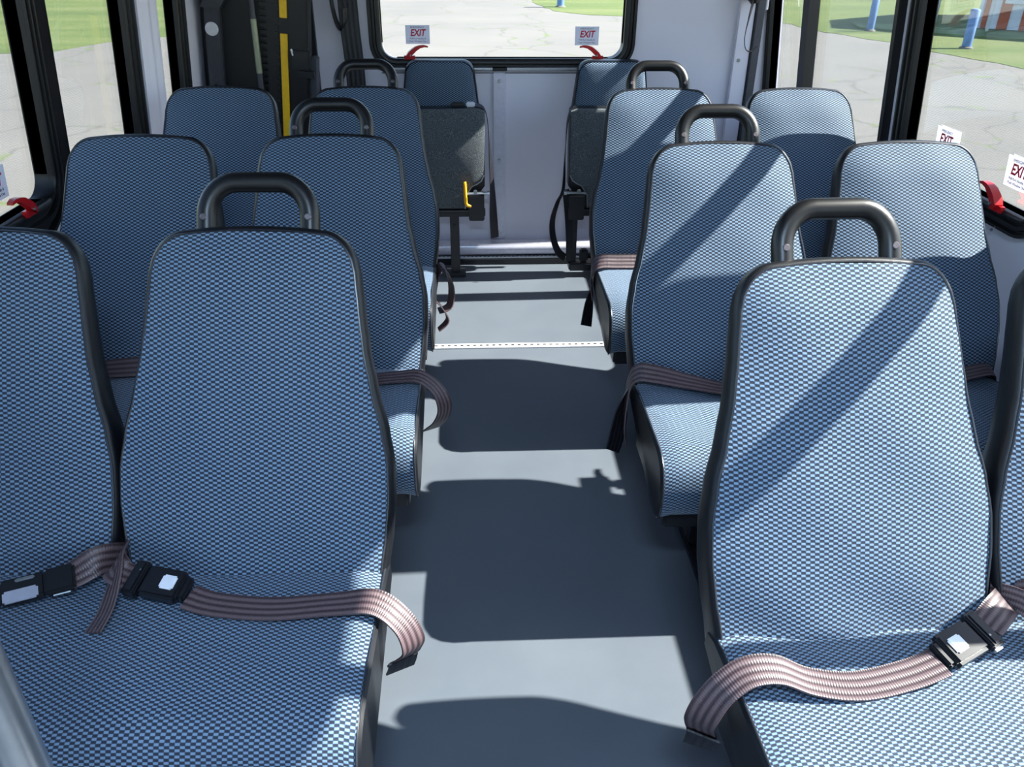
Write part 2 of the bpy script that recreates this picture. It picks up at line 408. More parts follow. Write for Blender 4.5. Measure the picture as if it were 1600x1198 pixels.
# floor, ceiling, front
mb = MB(); mb.box((-1.22, YF, -.06), (1.46, YR+.05, 0)); tag(mb.build('floor', M['floor']), kind='structure')
mb = MB(); mb.box((-1.22, YF-.05, ZC), (1.46, YR+.05, ZC+.05)); tag(mb.build('ceiling', M['ceiling']), kind='structure')
mb = MB(); mb.box((-1.2, YF-.05, -.06), (1.44, YF, .50)); mb.box((-1.2, YF-.05, 1.95), (1.44, YF, ZC)); mb.box((-1.2, YF-.05, .50), (-1.06, YF, 1.95)); mb.box((1.30, YF-.05, .50), (1.44, YF, 1.95))
tag(mb.build('wall_front', M['panel']), kind='structure')
w = tag(MB().box((-1.06, YF-.03, .50), (1.30, YF-.024, 1.95)).build('window_%d' % (nwin[0]+2), M['glass']), kind='structure')
for side, nm in (('L', 'baseboard_left'), ('R', 'baseboard_right')):
    mb = MB(); mb.loft([[SP(side, y, z, d) for z, d in ((0, 0), (0, .03), (.10, .02), (.11, 0))] for y in (YF, YR)], True, True, True, smooth=False)
    tag(mb.build(nm, M['floor']), kind='structure')

# ------------------------------------------------------------------ bench seats
ZJ = .47; ZT = .972; REC = .259; KR = REC/(ZT-ZJ)
HW = [(.40, .204), (.47, .211), (.52, .219), (.575, .224), (.63, .223), (.68, .214), (.74, .197), (.80, .184), (.86, .176), (.91, .170), (.95, .165), (1.0, .160)]
def back_pt(u, t, dep=0., ex=0.):
    """u -1..1 across, t 0..1 up the backrest, dep behind the face, ex outward"""
    z = .435 + (ZT-.435)*t
    hw = interp(HW, z); rc = .050; zc = ZT-rc-.004
    if z > zc:
        k = min(1, (z-zc)/(rc+.004)); hw = hw - rc + rc*math.sqrt(max(0, 1-k*k))
    w = hw*u
    zz = z + (.006*(1-u*u) if t > .8 else 0)*max(0, (t-.8)/.2)
    # outward growth, also upward near the top edge
    w += ex*(1 if u > 0 else -1) * (abs(u)**6)
    y = KR*(zz-ZJ)
    tt = (zz-ZJ)/(ZT-ZJ)
    lum = .010*math.sin(max(0, min(1, tt))*PI) 
    y -= lum
    bul = .022*(1-abs(u)**2.6)*min(1, (1-t)*9+.15) * min(1, .55+t*2)
    if dep == 0:
        y -= bul
        y += .0022*math.sin(u*3.1+t*7)*math.sin(t*11+u*2) + .0030*math.exp(-((t-.10)/.05)**2)*math.sin(u*6)
    nrm = Vector((0, .888, -.46))
    return Vector((w, y, zz)) + nrm*dep*(1-.5*t)
def outline(dep, ex, top=0.):
    """closed loop around the backrest outline: up left, across the top, down right, along the bottom"""
    P = []; NT_ = 30
    ts = [i/NT_ for i in range(NT_)] + [1-.004*(1-k/3)**2 if k < 3 else 1.0 for k in range(4)]
    ts = [.0]+[i/26*.93 for i in range(1, 27)]+[.93+.07*math.sin(k/8*PI/2) for k in range(1, 9)]
    def g(u, t):
        p = back_pt(u, t, dep if dep else .0001)
        # offset outward in the face plane
        e = 1e-3; z = t
        if t >= .9995: nx, nz = 0, 1
        else:
            a = back_pt(u, max(0, t-.01), .0001); b = back_pt(u, min(1, t+.01), .0001); d = b-a
            L = math.hypot(d.x, d.z); nx, nz = (d.z/L, -d.x/L) if u > 0 else (-d.z/L, d.x/L)
        return p + Vector((nx*ex, KR*nz*ex, nz*ex))
    for t in ts: P.append(g(-1, t))
    for k in range(1, 8): P.append(g(-1+2*k/8, 1.0))
    for t in reversed(ts): P.append(g(1, t))
    for k in range(1, 8): P.append(g(1-2*k/8, 0) if False else back_pt(1-2*k/8, 0, dep if dep else .0001))
    return P, len(ts)
def backrest(parent, x, handle):
    nt = [i/26*.93 for i in range(0, 27)]+[.93+.07*math.sin(k/8*PI/2) for k in range(1, 9)]
    nu = [-1+2*k/20 for k in range(21)]
    nu = [math.copysign(abs(u)**.8, u) for u in nu]
    V = []; F = []; U = []; s = 0; prev = None
    for i, t in enumerate(nt):
        c = back_pt(0, t)
        if prev is not None: s += (c-prev).length
        prev = c
        for u in nu:
            p = back_pt(u, t); V.append(p+Vector((x, 0, 0))); U.append((p.x+x, s))
    n = len(nu)
    for i in range(len(nt)-1):
        for j in range(n-1): F.append((i*n+j, i*n+j+1, (i+1)*n+j+1, (i+1)*n+j))
    mb = MB(); mb.add(V, F, U); b = mb.build('backrest', M['fabric'], parent, 80)
    # shell
    off = Vector((x, 0, 0)); mb = MB(); rings = []
    for dep, ex_ in ((.0005, -.001), (.004, .004), (.014, .008), (.050, .010), (.074, .006), (.084, -.004), (.088, -.02), (.090, -.06)):
        P, _ = outline(dep, ex_); rings.append([p+off for p in P])
    mb.loft(rings, True, False, True); mb.build('back_shell', M['vinyl'], b, 60)
    P, k = outline(.0005, .0005)
    path = [p+off for p in P[:2*k+7]]
    mb = MB(); mb.tube(path, .0021, 8); mb.build('piping', M['piping'], b)
    if handle:
        mb = MB()
        def hp(hx, hz): return Vector((x+hx, KR*(hz-ZJ)+.040, hz))
        rr = .052; hw = .0885; zt = 1.040; path = [hp(-hw, .93), hp(-hw, .95), hp(-hw, .97), hp(-hw*1.0, zt-rr)]
        for k_ in range(1, 9):
            a = k_/8*PI/2; path.append(hp(-hw+rr-rr*math.cos(a), zt-rr+rr*math.sin(a)))
        for k_ in range(9):
            a = k_/8*PI/2; path.append(hp(hw-rr+rr*math.sin(a), zt-rr+rr*math.cos(a)))
        path += [hp(hw, .97), hp(hw, .95), hp(hw, .93)]
        mb.tube(path, .0172, 18); h = mb.build('grab_handle', M['foam'], parent)
        for sx in (-1, 1):
            p = hp(sx*hw, .985); q = MB(); d = Vector((0, -.88, .46))
            q.cyl(p+d*.0155, d, .0058, .0035, 14, .001); sc = q.build('screw', M['screw'], h)
    return b
def cushion(parent, x0, x1, inner):
    """side profile in y-z (front is -y); inner = +1 / -1 side facing the aisle"""
    D = .365
    prof = [(.035, .430), (.03, .458), (.0, .468), (-.06, .472), (-.14, .474), (-.22, .475), (-.29, .474), (-.308, .469), (-.332, .456), (-.346, .435), (-.352, .41), (-.352, .38), (-.348, .352), (-.339, .332), (-.325, .322), (-.29, .318)]
    xs = [x0 + (x1-x0)*k/36 for k in range(37)]
    V = []; U = []; L = [0]
    for a, b in zip(prof, prof[1:]): L.append(L[-1]+math.hypot(a[0]-b[0], a[1]-b[1]))
    for x in xs:
        e = min(x-x0, x1-x)/(x1-x0)
        edge = max(0, 1-e/.03); mid = math.exp(-(((x-(x0+x1)/2)/.05)**2))
        for (y, z), l in zip(prof, L):
            wob = .0025*math.sin(x*23+y*31)
            V.append((x, y, z - .007*edge**2 - .005*mid*(1 if z > .44 else 0) + (wob if z > .46 else 0))); U.append((x, l))
    n = len(prof); F = []
    for i in range(36):
        for j in range(n-1): F.append((i*n+j, i*n+j+1, (i+1)*n+j+1, (i+1)*n+j))
    mb = MB(); mb.add(V, F, U); c = mb.build('cushion', M['fabric'], parent, 80)
    for x, sg in ((x0, -1), (x1, 1)):
        mb = MB()
        ring = [Vector((x, y, z-.007)) for y, z in prof]
        r2_ = [Vector((x+sg*.006, y*.985+.0, z-.012 if z > .4 else z)) for y, z in prof]
        mb.loft([ring, r2_], True, False, True, smooth=False)
        mb.build('side_panel', M['vinyl'], c)
        mb = MB(); mb.tube([(x, y, z-.007) for y, z in prof[1:15]], .0022, 8)
        mb.build('piping', M['piping'], c)
    mb = MB(); mb.box((x0+.02, -.31, .270), (x1-.02, .02, .320), .006); mb.box((x0+.03, .00, .28), (x1-.03, .06, .42), .004)
    mb.build('seat_frame', M['frame'], parent)
    return c
def leg(parent, x):
    mb = MB(); mb.box((x-.022, -.25, .02), (x+.022, -.21, .272), .004); mb.box((x-.022, -.08, .02), (x+.022, -.04, .272), .004)
    mb.box((x-.028, -.30, .0), (x+.028, .04, .022), .004); mb.box((x-.016, -.22, .10), (x+.016, -.07, .13), .004)
    return mb.build('leg', M['frame'], parent)
def bench(side):
    """origin: floor below the seat/back junction of the aisle seat"""
    root = empty('bench_seat', (0, 0, 0))
    s = -1 if side == 'L' else 1; P = .462
    backrest(root, 0, True); backrest(root, s*P, False)
    x0, x1 = (-P-.216, .216) if side == 'L' else (-.216, P+.216)
    cushion(root, x0, x1, -s)
    leg(root, -s*.03); leg(root, s*(P+.10))
    return root
# aisle seat x, y of junction, rotation
posL = [(-.380, 1.058, R(-1.5)), (-.354, 1.779, 0), (-.349, 2.492, 0)]
posR = [(.583, .884, R(2.0)), (.600, 1.684, 0), (.611, 2.457, 0)]
protoL = bench('L'); protoR = bench('R')
benches = {}
LB = {('L', 0): 'nearest bench seat left of the aisle, in shade, with two buckles on its cushion',
      ('L', 1): 'middle bench seat left of the aisle, dark blue in the shade',
      ('L', 2): 'farthest bench seat left of the aisle, just in front of the wheelchair lift',
      ('R', 0): 'nearest bench seat right of the aisle, pale in the sun, mauve belt with buckle',
      ('R', 1): 'middle bench seat right of the aisle, diagonal shadow across its backrest',
      ('R', 2): 'farthest bench seat right of the aisle, in front of the right folding seat'}
for side, pos, proto in (('L', posL, protoL), ('R', posR, protoR)):
    for i in range(3):
        o = proto if i == 0 else copy_tree(proto)
        benches[(side, i)] = o
for (side, i), o in benches.items():
    x, y, rz = (posL if side == 'L' else posR)[i]
    o.location = (x, y, 0); o.rotation_euler = (0, 0, rz)
    tag(o, LB[(side, i)], 'seat', 'two-place bench seats along the aisle')

# --- belts and buckles (children of the benches, in bench coordinates)
def belt(parent, P, wid=.047, mat='belt', name='lap_belt', label=None):
    mb = MB(); mb.ribbon(belt_ribbon(P), wid); o = mb.build(name, M[mat], parent, 60)
    if label: o['label'] = label
    return o
def frame_mat(p, d, n):
    d = Vector(d).normalized(); n = Vector(n); n = (n-d*n.dot(d)).normalized(); w = n.cross(d)
    m_ = Matrix(((d.x, w.x, n.x), (d.y, w.y, n.y), (d.z, w.z, n.z))).to_4x4(); m_.translation = Vector(p); return m_
def buckle(parent, p, d, n=(0, -.2, 1), button='white'):
    T = frame_mat(p, d, n)
    mb = MB(); mb.box((-.036, -.026, -.010), (.030, .026, .012), .005, T)
    mb.box((-.046, -.020, -.008), (-.034, .020, .006), .003, T)
    b = mb.build('buckle', M['plastic'], parent, 50)
    q = MB(); q.box((-.026, -.012, .0115), (-.002, .012, .0150), .0025, T); q.build('release_button', M[button], b) if False else None
    q.build('release_button', M[button], parent)
    q = MB(); q.box((.032, -.030, -.006), (.056, .030, .012), .003, T); q.box((.038, -.026, .012), (.050, .026, .014), .001, T)
    q.build('latch_plate', M['plastic'], parent)
    q = MB(); q.box((.036, -.034, -.004), (.052, -.0302, .004), .0012, T); q.cyl(T @ Vector((.041, -.012, .0125)), T.to_3x3() @ Vector((0, 0, 1)), .0018, .0015, 8); q.build('rivet', M['steel'], parent)
    return b
W = (0, 1, 0)
# right front bench: webbing from the aisle side over the cushion to the buckle
b = belt(benches[('R', 0)], [(-.238, -.052, .30, -.9, .5, 0), (-.246, -.068, .335, -.9, .5, 0), (-.258, -.085, .37, -.85, .55, 0), (-.270, -.108, .415, -.75, .65, 0), (-.266, -.116, .455, -.55, .8, .1), (-.246, -.112, .488, -.3, .95, .15), (-.210, -.103, .507, -.1, 1, .2), (-.165, -.100, .505, 0, 1, .2), (-.115, -.110, .487, 0, 1, .1), (-.05, -.118, .482, 0, 1, .1), (.03, -.106, .484, -.1, 1, .1), (.085, -.092, .490, -.25, 1, .1)])
buckle(b, (.128, -.068, .498), (1, .42, .10), (-.15, -.35, 1))
b2 = belt(benches[('R', 0)], [(.180, -.045, .505, -.3, 1, .1), (.215, -.02, .515, -.3, 1, .3), (.250, .01, .50, -.6, 1, .5), (.262, .03, .46, -.6, 1, .6)])
belt(benches[('R', 0)], [(.235, .03, .50, 0, .6, 1), (.262, -.015, .515, .2, .6, 1), (.29, -.07, .50, .5, .6, .5), (.315, -.13, .485, .7, .5, .3)], .038)
belt(benches[('R', 0)], [(.245, .035, .49, .3, .4, 1), (.29, -.02, .535, .3, .6, 1), (.34, -.045, .53, .3, 1, .6), (.42, -.06, .49, .1, 1, .2), (.50, -.07, .484, 0, 1, .1)])
belt(benches[('R', 0)], [(-.248, -.082, .345, -.9, .5, 0), (-.243, -.066, .31, -.9, .5, 0), (-.236, -.046, .275, -.9, .45, 0), (-.230, -.03, .25, -.9, .45, 0)], .052, 'blackbelt', 'belt_retractor')
belt(benches[('L', 0)], [(.250, -.088, .345, .9, .5, 0), (.244, -.07, .31, .9, .5, 0), (.236, -.05, .275, .9, .45, 0)], .052, 'blackbelt', 'belt_retractor')
# left front bench
b = belt(benches[('L', 0)], [(.238, -.055, .30, .9, .45, 0), (.248, -.078, .335, .9, .5, 0), (.262, -.105, .375, .8, .6, 0), (.274, -.125, .42, .65, .75, .05), (.258, -.118, .462, .4, .9, .1), (.215, -.104, .490, .1, 1, .2), (.15, -.104, .487, 0, 1, .05), (.05, -.108, .482, 0, 1, .05), (-.04, -.098, .483, 0, 1, .05), (-.085, -.086, .488, .2, 1, .1)])
buckle(b, (-.130, -.068, .497), (-1, .22, .05), (.1, -.35, 1))
belt(benches[('L', 0)], [(-.180, -.055, .500, .2, 1, .1), (-.205, -.05, .508, .1, 1, .3), (-.222, -.02, .505, .3, 1, .4), (-.226, .03, .46, .4, 1, .5)], label='mauve belt end rising between the two seats')
belt(benches[('L', 0)], [(-.222, .02, .500, .5, .3, 1), (-.212, -.025, .515, .6, .2, 1), (-.205, -.07, .505, .8, .2, .8), (-.205, -.115, .487, 1, .1, .6), (-.212, -.150, .477, 1, 0, .4)], .034, label='loose mauve belt tail lying on the cushion')
c = belt(benches[('L', 0)], [(-.225, .02, .48, 0, .6, 1), (-.245, -.02, .510, 0, .6, 1), (-.275, -.042, .502, .1, 1, .7), (-.30, -.055, .495, .1, 1, .4)], label='black belt stalk')
T = frame_mat((-.318, -.066, .498), (-1, -.42, 0), (.1, -.5, 1))
mb = MB(); mb.box((-.045, -.022, -.008), (.0, .022, .012), .004, T); mb.box((-.004, -.022, -.008), (.066, .022, .010), .006, T); mb.build('buckle', M['plastic'], c)
mb = MB(); mb.box((.008, .002, .0095), (.058, .0225, .0125), .003, T); q = mb.build('buckle_cover', M['greybuckle'], c)
mb = MB(); mb.box((.012, -.017, .0095), (.040, -.011, .0120), .0015, T); mb.build('buckle_edge', M['steel'], c); mb = MB(); mb.tube([T @ Vector(p) for p in ((-.036, .022, .002), (-.036, .025, .006), (-.012, .025, .006), (-.012, .022, .002))], .0016, 6); mb.build('buckle_edge', M['steel'], c)
belt(benches[('L', 0)], [(-.395, -.098, .494, .1, .9, .4), (-.425, -.118, .490, .2, .9, .3), (-.452, -.14, .482, .3, .9, .1), (-.50, -.15, .478, .1, 1, 0), (-.58, -.15, .478, 0, 1, 0)])
# rows behind: right side
for i, dz in ((1, 0), (2, 0)):
    o = benches[('R', i)]
    if i == 1:
        belt(o, [(-.225, .01, .30, .2, 1, 0), (-.238, -.01, .36, .1, 1, .1), (-.232, .0, .46, .1, .9, .4), (-.215, -.01, .500, .1, .8, .7), (-.18, -.025, .505, .1, .8, .6), (-.10, -.05, .496, .1, .9, .3), (0, -.075, .486, 0, 1, .1), (.12, -.085, .482, 0, 1, 0), (.23, -.06, .486, 0, 1, 0)])
        belt(o, [(-.232, .02, .44, .2, 1, 0), (-.246, -.01, .39, .6, .8, 0), (-.262, -.045, .335, .7, .7, 0), (-.272, -.06, .31, .7, .7, 0)], .062, 'blackbelt', 'belt_retractor')
        belt(o, [(.27, -.05, .484, 0, 1, 0), (.40, -.06, .483, 0, 1, 0), (.52, -.045, .490, .1, 1, .3), (.64, -.02, .50, .1, 1, .3), (.675, 0, .47, .1, 1, .3)], .04)
    else:
        belt(o, [(-.222, .0, .36, .2, 1, 0), (-.232, -.005, .44, .1, .6, .6), (-.216, -.02, .492, .1, .6, .8), (-.15, -.022, .496, 0, .6, .8), (-.05, -.022, .494, 0, .6, .8), (.08, -.03, .490, 0, 1, .3), (.2, -.04, .486, 0, 1, 0)])
        belt(o, [(-.226, .01, .40, .2, 1, 0), (-.236, -.02, .34, .6, .8, 0), (-.246, -.05, .28, .7, .7, 0)], .055, 'blackbelt', 'belt_retractor')
# left side rows
o = benches[('L', 1)]
belt(o, [(.228, -.01, .29, .9, .5, 0), (.244, -.05, .325, .9, .5, 0), (.264, -.09, .37, .8, .6, 0), (.274, -.11, .42, .65, .75, .05), (.258, -.102, .462, .4, .9, .1), (.215, -.088, .490, .1, 1, .2), (.16, -.085, .488, 0, 1, .1), (.05, -.09, .482, 0, 1, .05), (-.10, -.08, .482, 0, 1, 0), (-.22, -.04, .490, 0, 1, .2)])
belt(o, [(-.24, .005, .50, 0, .6, 1), (-.34, -.02, .505, 0, .7, 1), (-.45, -.03, .500, 0, .7, 1), (-.58, -.03, .49, 0, 1, .5)])
o = benches[('L', 2)]
belt(o, [(.208, .03, .34, -.2, 1, .2), (.225, .01, .44, -.1, .8, .5), (.245, .01, .455, -.2, 1, 0), (.268, -.02, .40, -.4, 1, 0), (.262, -.05, .345, -.3, 1, 0), (.225, -.06, .33, 0, 1, 0)], .05)
belt(o, [(.215, -.06, .37, -.2, 1, 0), (.240, -.075, .345, -.3, 1, 0), (.255, -.09, .31, -.3, 1, 0), (.225, -.10, .28, -.1, 1, 0)], .036)

# ------------------------------------------------------------------ folding seats at the rear wall
def fold_seat(side, x0):
    """x0: left edge; seat pan folded up against its backrest, carpeted underside to the front"""
    root = empty('folding_seat', (x0+.185, 3.66, 0)); W_ = .185
    P = []
    for k in range(2): pass
    # backrest upper part
    def ring(y, e, z0=.70):
        pts = []
        hw = .158+e; zt = .935+e; r = .055
        tab = [(-hw-.010, z0), (-hw-.007, .73), (-hw-.004, .76)]
        pts += [(a, b) for a, b in tab]
        for k in range(7):
            a = k/6*PI/2; pts.append((-hw+.012+r-r*math.cos(a), zt-r+r*math.sin(a)))
        for k in range(7):
            a = k/6*PI/2; pts.append((hw-.012-r+r*math.sin(a), zt-r+r*math.cos(a)))
        pts += [(-a, b) for a, b in reversed(tab)]
        return [Vector((a, y+.06*(b-.6), b)) for a, b in pts]
    mb = MB(); rings = [ring(-.012, -.03), ring(-.006, -.012), ring(.0, -.003), ring(.01, 0)]
    mb.loft(rings, True, True, False); uvs = [(v[0], v[2]) for v in mb.v]; mb.uvs = uvs; mb.hasuv = True
    b = mb.build('backrest', M['fabric'], root)
    mb = MB(); mb.loft([ring(.002, .002), ring(.014, .006), ring(.05, .006), ring(.065, -.004), ring(.068, -.03)], True, False, True); mb.build('back_shell', M['vinyl'], b)
    # folded pan
    def pan(y, e, notch=True):
        x_, z0, z1 = W_+e, .335-e, .765+e; r = .018; pts = []
        # notch at the lower inner corner where the hinge sits
        s = 1 if side == 'L' else -1
        raw = [(-x_*s, z0), (s*(x_-.085), z0), (s*(x_-.080), z0+.06), (s*(x_-.055), z0+.10), (s*(x_-.03), z0+.112), (s*(x_-.012), z0+.125), (s*x_, z0+.15), (s*(x_+.004), z1-.01), (s*(x_-.02), z1), (s*(-x_+.02), z1-.002), (-x_*s, z1-.015)]
        if not notch: raw = [(a, z0+.0) if 0 < i < 6 and i < 3 else ((s*x_, b) if 2 < i < 6 else (a, b)) for i, (a, b) in enumerate(raw)]
        return [Vector((a, y - .03*(b-.5), b)) for a, b in raw]
    mb = MB(); mb.loft([pan(-.125, -.006), pan(-.120, 0), pan(-.105, .002)], True, True, False, smooth=False); p = mb.build('seat_pan', M['carpet'], root)
    mb = MB(); mb.loft([pan(-.104, .003, False), pan(-.04, .003, False), pan(-.030, -.002, False)], True, True, True, smooth=False); mb.build('cushion', M['vinyl'], p)
    s = 1 if side == 'L' else -1
    mb = MB(); q = pan(-.128, -.001); mb.tube(q[1:7], .003, 6); mb.build('edge_trim', M['steel'], p)
    mb = MB(); mb.tube([(-W_*s, -.10, .318), (s*(W_-.04), -.10, .318)], .010, 10); mb.box((-.19, -.10, .29), (.19, -.06, .325), .004); mb.build('cross_bar', M['frame'], root)
    mb = MB(); mb.box((s*(W_-.035)-.035, -.145, .285), (s*(W_-.035)+.035, -.06, .40), .004); mb.build('hinge_bracket', M['frame'], root)
    mb = MB(); mb.tube([(s*(W_-.075), -.13, .405), (s*(W_+.01), -.13, .408)], .007, 10); mb.cyl((s*(W_+.012), -.13, .408), (s, 0, 0), .011, .012, 12); mb.cyl((s*(W_-.04), -.150, .42), (0, -1, 0), .009, .006, 12); mb.build('hinge_pin', M['steel'], root)
    lx = .01 if side == 'L' else -.0
    lg = (.055, .02) if side == 'L' else (.03, .02)
    mb = MB(); mb.box((lg[0]-.028 if side == 'L' else -.06, -.085, 0), (lg[0]+.014 if side == 'L' else .0, -.055, .30), .004)
    if side == 'R': mb.box((-.17, -.09, .05), (-.135, -.06, .30), .004); mb.box((-.17, -.12, .03), (.02, -.05, .07), .006); mb.box((-.12, -.11, .07), (-.08, -.07, .13), .008)
    else: mb.box((.0, -.11, 0), (.095, -.02, .02), .003)
    mb.build('leg', M['frame'], root)
    if side == 'L':
        q = MB(); q.cyl((.048, -.0851, .25), (0, -1, 0), .006, .002, 10); q.build('bolt_hole', M['hole'], root)
        q = MB(); q.tube([(.098, -.142, .462), (.100, -.146, .45), (.102, -.146, .37), (.108, -.146, .358), (.125, -.14, .352)], .0078, 10); q.build('release_lever', M['hinge'], root)['label'] = 'orange release lever'
        q = MB(); q.box((.045, -.09, .772), (.105, -.05, .785), .005); bb = q.build('buckle', M['plastic'], root)
        q = MB(); q.box((.112, -.085, .768), (.150, -.055, .786), .004); q.build('buckle_tongue', M['white'], root)
        belt(root, [(.155, -.07, .775, 0, 1, .3), (.192, -.08, .755, 0, 1, 0), (.206, -.09, .68, 0, 1, 0), (.214, -.10, .55, .3, 1, 0), (.222, -.11, .42, .6, 1, 0), (.226, -.11, .30, .9, .6, 0), (.232, -.11, .195, 1, .5, 0)], .04, 'blackbelt')
    else:
        belt(root, [(-.18, -.07, .77, 0, 1, .3), (-.200, -.08, .70, 0, 1, 0), (-.206, -.09, .55, .2, 1, 0), (-.21, -.11, .42, .5, 1, 0), (-.235, -.12, .36, .6, .8, 0), (-.255, -.12, .28, .7, .7, 0), (-.250, -.12, .20, .8, .7, 0), (-.225, -.12, .13, .8, .6, 0), (-.19, -.10, .09, .8, .6, 0)], .036, 'blackbelt')
        belt(root, [(-.20, -.12, .42, 1, .3, 0), (-.185, -.125, .30, 1, .3, 0), (-.175, -.125, .18, 1, .3, 0), (-.17, -.12, .08, 1, .3, 0)], .032, 'blackbelt', 'belt_strap')
        q = MB(); q.box((-.02, -.13, .02), (.0, -.10, .075), .004); q.build('release_lever', M['hinge'], root)['label'] = 'small orange lever near the floor'
    return root
tag(fold_seat('L', -.325), 'folded-up seat at the rear wall, left of centre rail, grey carpeted underside, orange lever', 'seat', 'folding seats at the rear wall')
tag(fold_seat('R', .425), 'folded-up seat at the rear wall, right of centre rail, grey carpeted underside and hanging strap', 'seat', 'folding seats at the rear wall')

# ------------------------------------------------------------------ stickers and latches
def text_mesh(name, body, size, mat, T, parent, shear=0., ext=.0002, sx=1.):
    cu = bpy.data.curves.new(name, 'FONT'); cu.body = body; cu.size = size; cu.align_x = 'CENTER'; cu.align_y = 'CENTER'; cu.extrude = ext; cu.shear = shear
    if size > .02: cu.offset = size*.028
    o = bpy.data.objects.new(name, cu); COL.objects.link(o)
    dg = bpy.context.evaluated_depsgraph_get(); me = bpy.data.meshes.new_from_object(o.evaluated_get(dg)); bpy.data.objects.remove(o, do_unlink=True)
    me.transform(T @ Matrix.Diagonal((sx, 1, 1, 1))); me.name = name; me.materials.clear(); me.materials.append(mat)
    r = bpy.data.objects.new(name, me); COL.objects.link(r); r.parent = parent; return r
def sticker(origin, ux, uz, label, w=.105, h=.076):
    """ux: reading direction, uz: up"""
    ux = Vector(ux).normalized(); uz = Vector(uz).normalized(); n = ux.cross(uz)
    T = Matrix(((ux.x, uz.x, n.x), (ux.y, uz.y, n.y), (ux.z, uz.z, n.z))).to_4x4()
    root = empty('exit_sticker', origin, label=label, cat='sticker', group='emergency exit stickers on the windows')
    MB().box((-w/2, -h/2, 0), (w/2, h/2, .0006), 0, T).build('backing', M['sticker'], root)
    def TT(dy, dx=0.): return T @ Matrix.Translation((dx, dy, .0009))
    text_mesh('lettering', 'EMERGENCY', .0105, M['inkblack'], TT(.0285), root)
    text_mesh('lettering', 'EXIT', .038, M['inkred'], TT(.006), root, shear=.22, sx=.82)
    text_mesh('lettering', 'Pull Red Handle &', .0095, M['inkblack'], TT(-.0165), root)
    text_mesh('lettering', 'Push Window Out', .0095, M['inkblack'], TT(-.0275), root)
    return root
yg = YR+.0115
sticker((-.235, yg, 1.030), (1, 0, 0), (0, 0, 1), 'EXIT sticker at the lower left of the rear window')
sticker((.508, yg, 1.026), (1, 0, 0), (0, 0, 1), 'EXIT sticker at the lower right of the rear window')
def side_sticker(side, y, z, label):
    p = SP(side, y, z, -.0125); s = 1 if side == 'L' else -1
    u = Vector((0, 1, 0)) if side == 'L' else Vector((0, -1, 0))
    uz = Vector((LEAN, 0, 1)) if side == 'L' else Vector((-LEAN, 0, 1))
    return sticker(p, u, uz, label)
side_sticker('L', 1.885, .902, 'EXIT sticker on the left side window above the red handle')
side_sticker('R', 1.925, .905, 'EXIT sticker on the right side window, the nearer of two, above the red handle')
side_sticker('R', 2.275, .905, 'EXIT sticker on the right side window, low down behind the middle outer backrest')
def latch(origin, along, inward, label, L=.075):
    """curved red pull handle; along: direction the tip points"""
    a = Vector(along).normalized(); n = Vector(inward).normalized(); up_ = Vector((0, 0, 1))
    root = empty('window_latch', origin, label=label, cat='latch', group='red emergency window handles')
    def P(s, z, d): return a*s + up_*z + n*d
    mb = MB()
    sec = [(-.022, .0, .010, .010), (-.012, .010, .014, .011), (.002, .020, .015, .010), (.018, .032, .012, .010), (.036, .040, .008, .009), (.055, .043, .006, .008), (.072, .040, .004, .007)]
    rings = []
    for s, z, hz, hd in sec:
        rings.append([P(s, z-hz*.7, .012-hd), P(s+hz*.3, z-hz*.7, .012+hd), P(s+.0, z+hz*.7, .012+hd), P(s-hz*.3, z+hz*.7, .012-hd)])
    mb.loft(rings, True, True, True); mb.build('handle', M['red'], root)
    mb = MB(); q = [P(-.034, -.012, 0), P(.014, -.012, 0), P(.014, .004, 0), P(-.034, .004, 0)]; mb.loft([q, [v+n*.012 for v in q]], True, True, True, smooth=False); mb.build('base', M['red'], root)
    mb = MB(); mb.cyl(P(-.004, .006, .020), n, .004, .006, 10); mb.build('pin', M['steel'], root)
    return root
latch(Vector((-.262, YR-.018, .945)), (1, 0, 0), (0, -1, 0), 'red curved handle under the rear window, left one')
latch(Vector((.545, YR-.018, .945)), (-1, 0, 0), (0, -1, 0), 'red curved handle under the rear window, right one')
latch(SP('L', 1.945, .822, .012), (0, -1, 0), (1, 0, 0), 'red curved handle at the foot of the left side window')
latch(SP('R', 1.945, .822, .012), (0, 1, 0), (-1, 0, 0), 'red curved handle at the foot of the right side window')
# small screws on the right window sill frame
q = MB()
for y, z in ((1.98, .775), (1.93, .762), (1.915, .775)): q.cyl(SP('R', y, z, .022), (-1, 0, 0), .004, .004, 10, .001)
q.build('screw', M['steel'], winR[3])

# ------------------------------------------------------------------ wheelchair lift
lift = empty('wheelchair_lift', (-.955, 3.45, 0), label='black folded wheelchair lift with yellow edge strips in the left rear corner', cat='wheelchair lift')
lift.rotation_euler = (0, .095, 0)
def LX(x): return x+.85
mb = MB(); mb.box((LX(-1.035), 0, 0), (LX(-.975), .06, 1.165), .004); mb.build('post', M['greyplastic'], lift)
mb = MB()
g = [(LX(-1.045), 1.150), (LX(-.972), 1.150), (LX(-.88), 1.30), (LX(-.88), 1.60), (LX(-.975), 1.60), (LX(-.99), 1.27)]
mb.loft([[Vector((a, y, z)) for a, z in g] for y in (-.012, .05)], True, True, True, smooth=False); mb.build('gusset', M['greyplastic'], lift)
mb = MB(); mb.cyl((LX(-1.008), 0, 1.075), (0, -1, 0), .0255, .006, 28, .003); mb.build('reflector', M['white'], lift)
mb = MB(); mb.cyl((LX(-1.008), 0, .865), (0, -1, 0), .006, .004, 12); mb.build('bolt', M['frame'], lift)
mb = MB(); mb.box((LX(-.985), .03, 0), (LX(-.80), .10, 1.75), .004); mb.build('side_panel', M['rubber'], lift)
